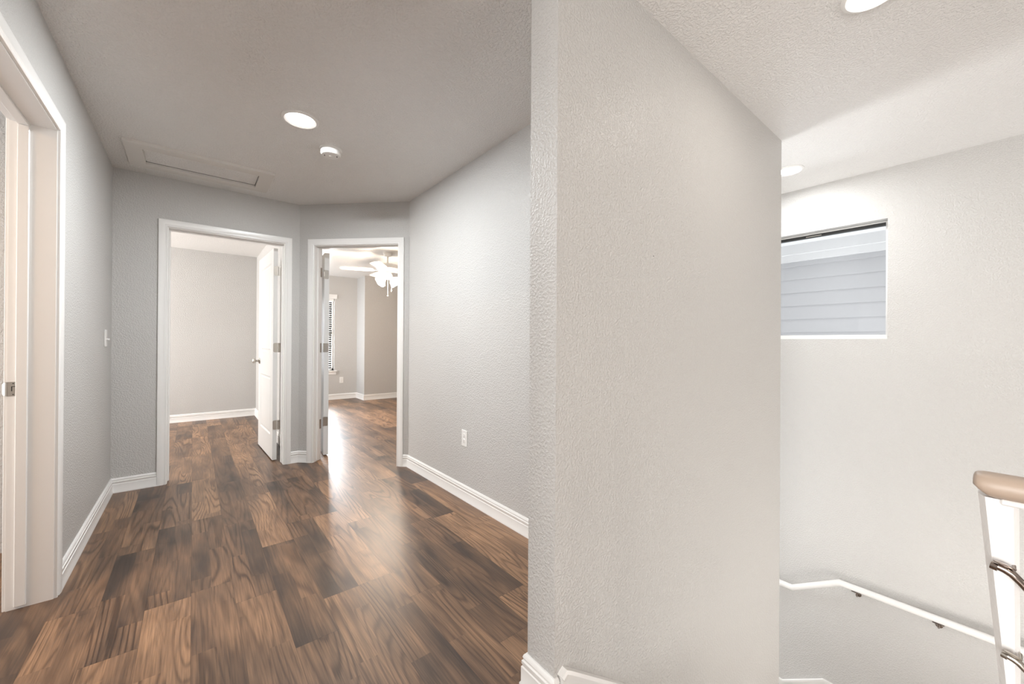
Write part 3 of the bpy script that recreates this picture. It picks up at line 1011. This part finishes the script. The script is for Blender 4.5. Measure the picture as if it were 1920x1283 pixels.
def outlet(loc, rot, label, name='wall_outlet'):
    M = Matrix.Translation(loc) @ Matrix.Rotation(R(rot), 4, 'Z')     # local +y points out of the wall
    t = tag(empty(name, loc), label, 'outlet', 'duplex wall outlets')
    mb = MB(); plate(mb, M); mb.build('cover_plate', PLAS, t)
    for dz in (0.0195, -0.0195):
        o = MB().lathe([(0.0168, 0.005), (0.0168, 0.0078), (0.0155, 0.0085), (0, 0.0085)], 24, M @ Matrix.Translation((0, 0, dz)) @ Matrix.Rotation(R(-90), 4, 'X')).build('receptacle', PLAS, t, 40)
        mb = MB()
        mb.box(-0.0072, -0.0052, 0.0080, 0.0089, dz + 0.0005, dz + 0.0085, M)
        mb.box(0.0052, 0.0072, 0.0080, 0.0089, dz + 0.0005, dz + 0.0085, M)
        mb.lathe([(0.0024, 0.0080), (0.0024, 0.0089), (0, 0.0089)], 10, M @ Matrix.Translation((0, 0, dz - 0.007)) @ Matrix.Rotation(R(-90), 4, 'X'))
        mb.build('slots', DARK, o)
    return t


outlet((CX, 2.427, 0.447), 90, 'white duplex outlet low on the right hallway wall')
outlet((2.302, Y2, 0.380), 180, 'small white outlet beside the tall window in the room through the right doorway')

t = tag(empty('light_switch', (A, 3.885, 1.158)), 'white toggle light switch seen edge on at the far end of the left wall', 'light switch')
M = Matrix.Translation((A, 3.885, 1.158)) @ Matrix.Rotation(R(-90), 4, 'Z')
mb = MB(); plate(mb, M); mb.build('cover_plate', PLAS, t)
MB().bbox(-0.005, 0.005, 0, 0.020, -0.004, 0.006, 0.001, M @ Matrix.Translation((0, 0.004, -0.004)) @ Matrix.Rotation(R(-18), 4, 'X')).build('toggle', PLAS, t)

# ------------------------------------------------------------------ handrail on the stair wall
t = tag(empty('stair_handrail', (D, 0.3, -0.68)), 'white round handrail running along the stairwell wall with two metal brackets', 'handrail')
hx = D - 0.070
hr = [(hx, -1.1, -0.682), (hx, 0.738, -0.680), (hx, 1.042, -0.866), (hx, 1.27, -0.866), (hx, 3.1, -0.866 - 1.83 * 0.7278)]
MB().tube(hr, 0.0225, 20).build('rail', WHITE, t, 40)
for by in (0.640, 0.225, -0.55):
    mb = MB()
    bz = -0.682
    mb.bbox(hx - 0.012, hx + 0.012, by - 0.028, by + 0.028, bz - 0.0265, bz - 0.0215, 0.001)
    mb.tube([(hx, by, bz - 0.024), (hx + 0.004, by, bz - 0.045), (hx + 0.020, by, bz - 0.062), (hx + 0.045, by, bz - 0.066), (D - 0.004, by, bz - 0.066)], 0.006, 12)
    mb.lathe([(0, 0), (0.019, 0), (0.018, 0.005), (0.010, 0.008), (0, 0.008)], 20, Matrix.Translation((D, by, bz - 0.066)) @ Matrix.Rotation(R(-90), 4, 'Y'))
    mb.build('bracket', BRONZE, t, 40)

# ------------------------------------------------------------------ guard rail end with its slanted white post
g = tag(empty('stair_guardrail', (1.11, -0.01, 0)), 'tan rail end on a slanted white post with dark metal brackets at the right edge', 'guardrail')
# rail: rounded bar towards -y with a rounded nose
mb = MB()
zc = 0.897
nn, vs, fs = 20, [], []
stations = [(0.0225, 0.35), (0.0218, 0.62), (0.0200, 0.82), (0.0165, 0.94), (0.010, 1.0), (-0.006, 1.0), (-0.3, 1.0), (-1.2, 1.0)]
for y_, s_ in stations:
    for q in range(nn):
        a_ = 2 * math.pi * q / nn
        cx_, sz = math.cos(a_), math.sin(a_)
        ex = 0.031 * s_ * math.copysign(abs(cx_) ** 0.7, cx_)
        ez = 0.0205 * s_ * math.copysign(abs(sz) ** 0.8, sz)
        # the nose is undercut: lower half pulls back
        yy = y_ + (-0.015 if (sz < 0 and y_ > -0.05) else 0) * min(1, -sz if sz < 0 else 0)
        vs.append((1.103 + ex, yy, zc + ez))
for i in range(len(stations) - 1):
    for q in range(nn):
        w_ = (q + 1) % nn
        fs.append((i * nn + q, i * nn + w_, (i + 1) * nn + w_, (i + 1) * nn + q))
fs.append(tuple(range(nn))[::-1]); fs.append(tuple((len(stations) - 1) * nn + q for q in range(nn)))
mb.add(vs, fs)
mb.build('top_rail', TAN, g, 50)
# post: vertical right side, side towards the stairs slants in as it goes down
def sect(z, yl, yr):
    return [(1.088, yl - 0.008, z), (1.088, yr + 0.006, z), (1.096, yr, z), (1.128, yr, z), (1.128, yl, z), (1.106, yl, z)]
mb = MB()
secs = [(0.0, -0.018, -0.031), (0.42, -0.018, -0.031), (0.54, -0.0095, -0.0315), (0.877, 0.0165, -0.0290)]
vs, fs = [], []
for z_, yl, yr in secs:
    vs += sect(z_, yl, yr)
for i in range(3):
    for q in range(6):
        fs.append((i * 6 + q, i * 6 + (q + 1) % 6, i * 6 + 6 + (q + 1) % 6, i * 6 + 6 + q))
fs += [(5, 4, 3, 2, 1, 0), (18, 19, 20, 21, 22, 23)]
mb.add(vs, fs)
mb.build('post', POSTM, g)
MB().bbox(1.084, 1.122, -1.2, -0.008, 0.868, 0.879, 0.003).build('rail_plate', POSTM, g)
for (yb, zb, mt, sc) in ((0.0005, 0.768, BRONZE, 1.0), (-0.0115, 0.622, NICKEL, 0.8)):
    mb = MB()
    x_ = 1.066
    S = sc
    mb.tube([(x_ + 0.002, yb + 0.001, zb - 0.001 * S), (x_, yb - 0.007 * S, zb - 0.0025 * S)], 0.0058 * S, 12, 1.1)
    mb.tube([(x_, yb - 0.006 * S, zb + 0.000), (x_, yb - 0.014 * S, zb - 0.002 * S), (x_, yb - 0.022 * S, zb - 0.0065 * S), (x_, yb - 0.031 * S, zb - 0.0165 * S), (x_ + 0.002, yb - 0.044 * S, zb - 0.034 * S), (x_ + 0.004, yb - 0.062 * S, zb - 0.062 * S)], [0.0058 * S, 0.0064 * S, 0.0064 * S, 0.0060 * S, 0.0060 * S, 0.0060 * S], 14)
    mb.lathe([(0, 0), (0.0085 * S, 0), (0.0085 * S, 0.0012), (0.005 * S, 0.0022), (0, 0.0022)], 20,
             Matrix.Translation((x_, yb - 0.014 * S, zb + 0.0048 * S)) @ Matrix.Rotation(R(14), 4, 'X') @ Matrix.Diagonal((0.7, 1.5, 1, 1)))
    mb.tube([(x_, yb - 0.022 * S, zb - 0.004 * S), (x_ + 0.012, yb - 0.024 * S, zb - 0.002 * S), (1.09, yb - 0.024 * S, zb)], 0.0026 * S, 10)
    mb.build('metal_bracket', mt, g, 45)
mb = MB()
for by in (-0.35, -0.62, -0.9, -1.15):
    mb.box(1.09, 1.12, by - 0.015, by + 0.015, 0, 0.87)
mb.build('balusters', POSTM, g)
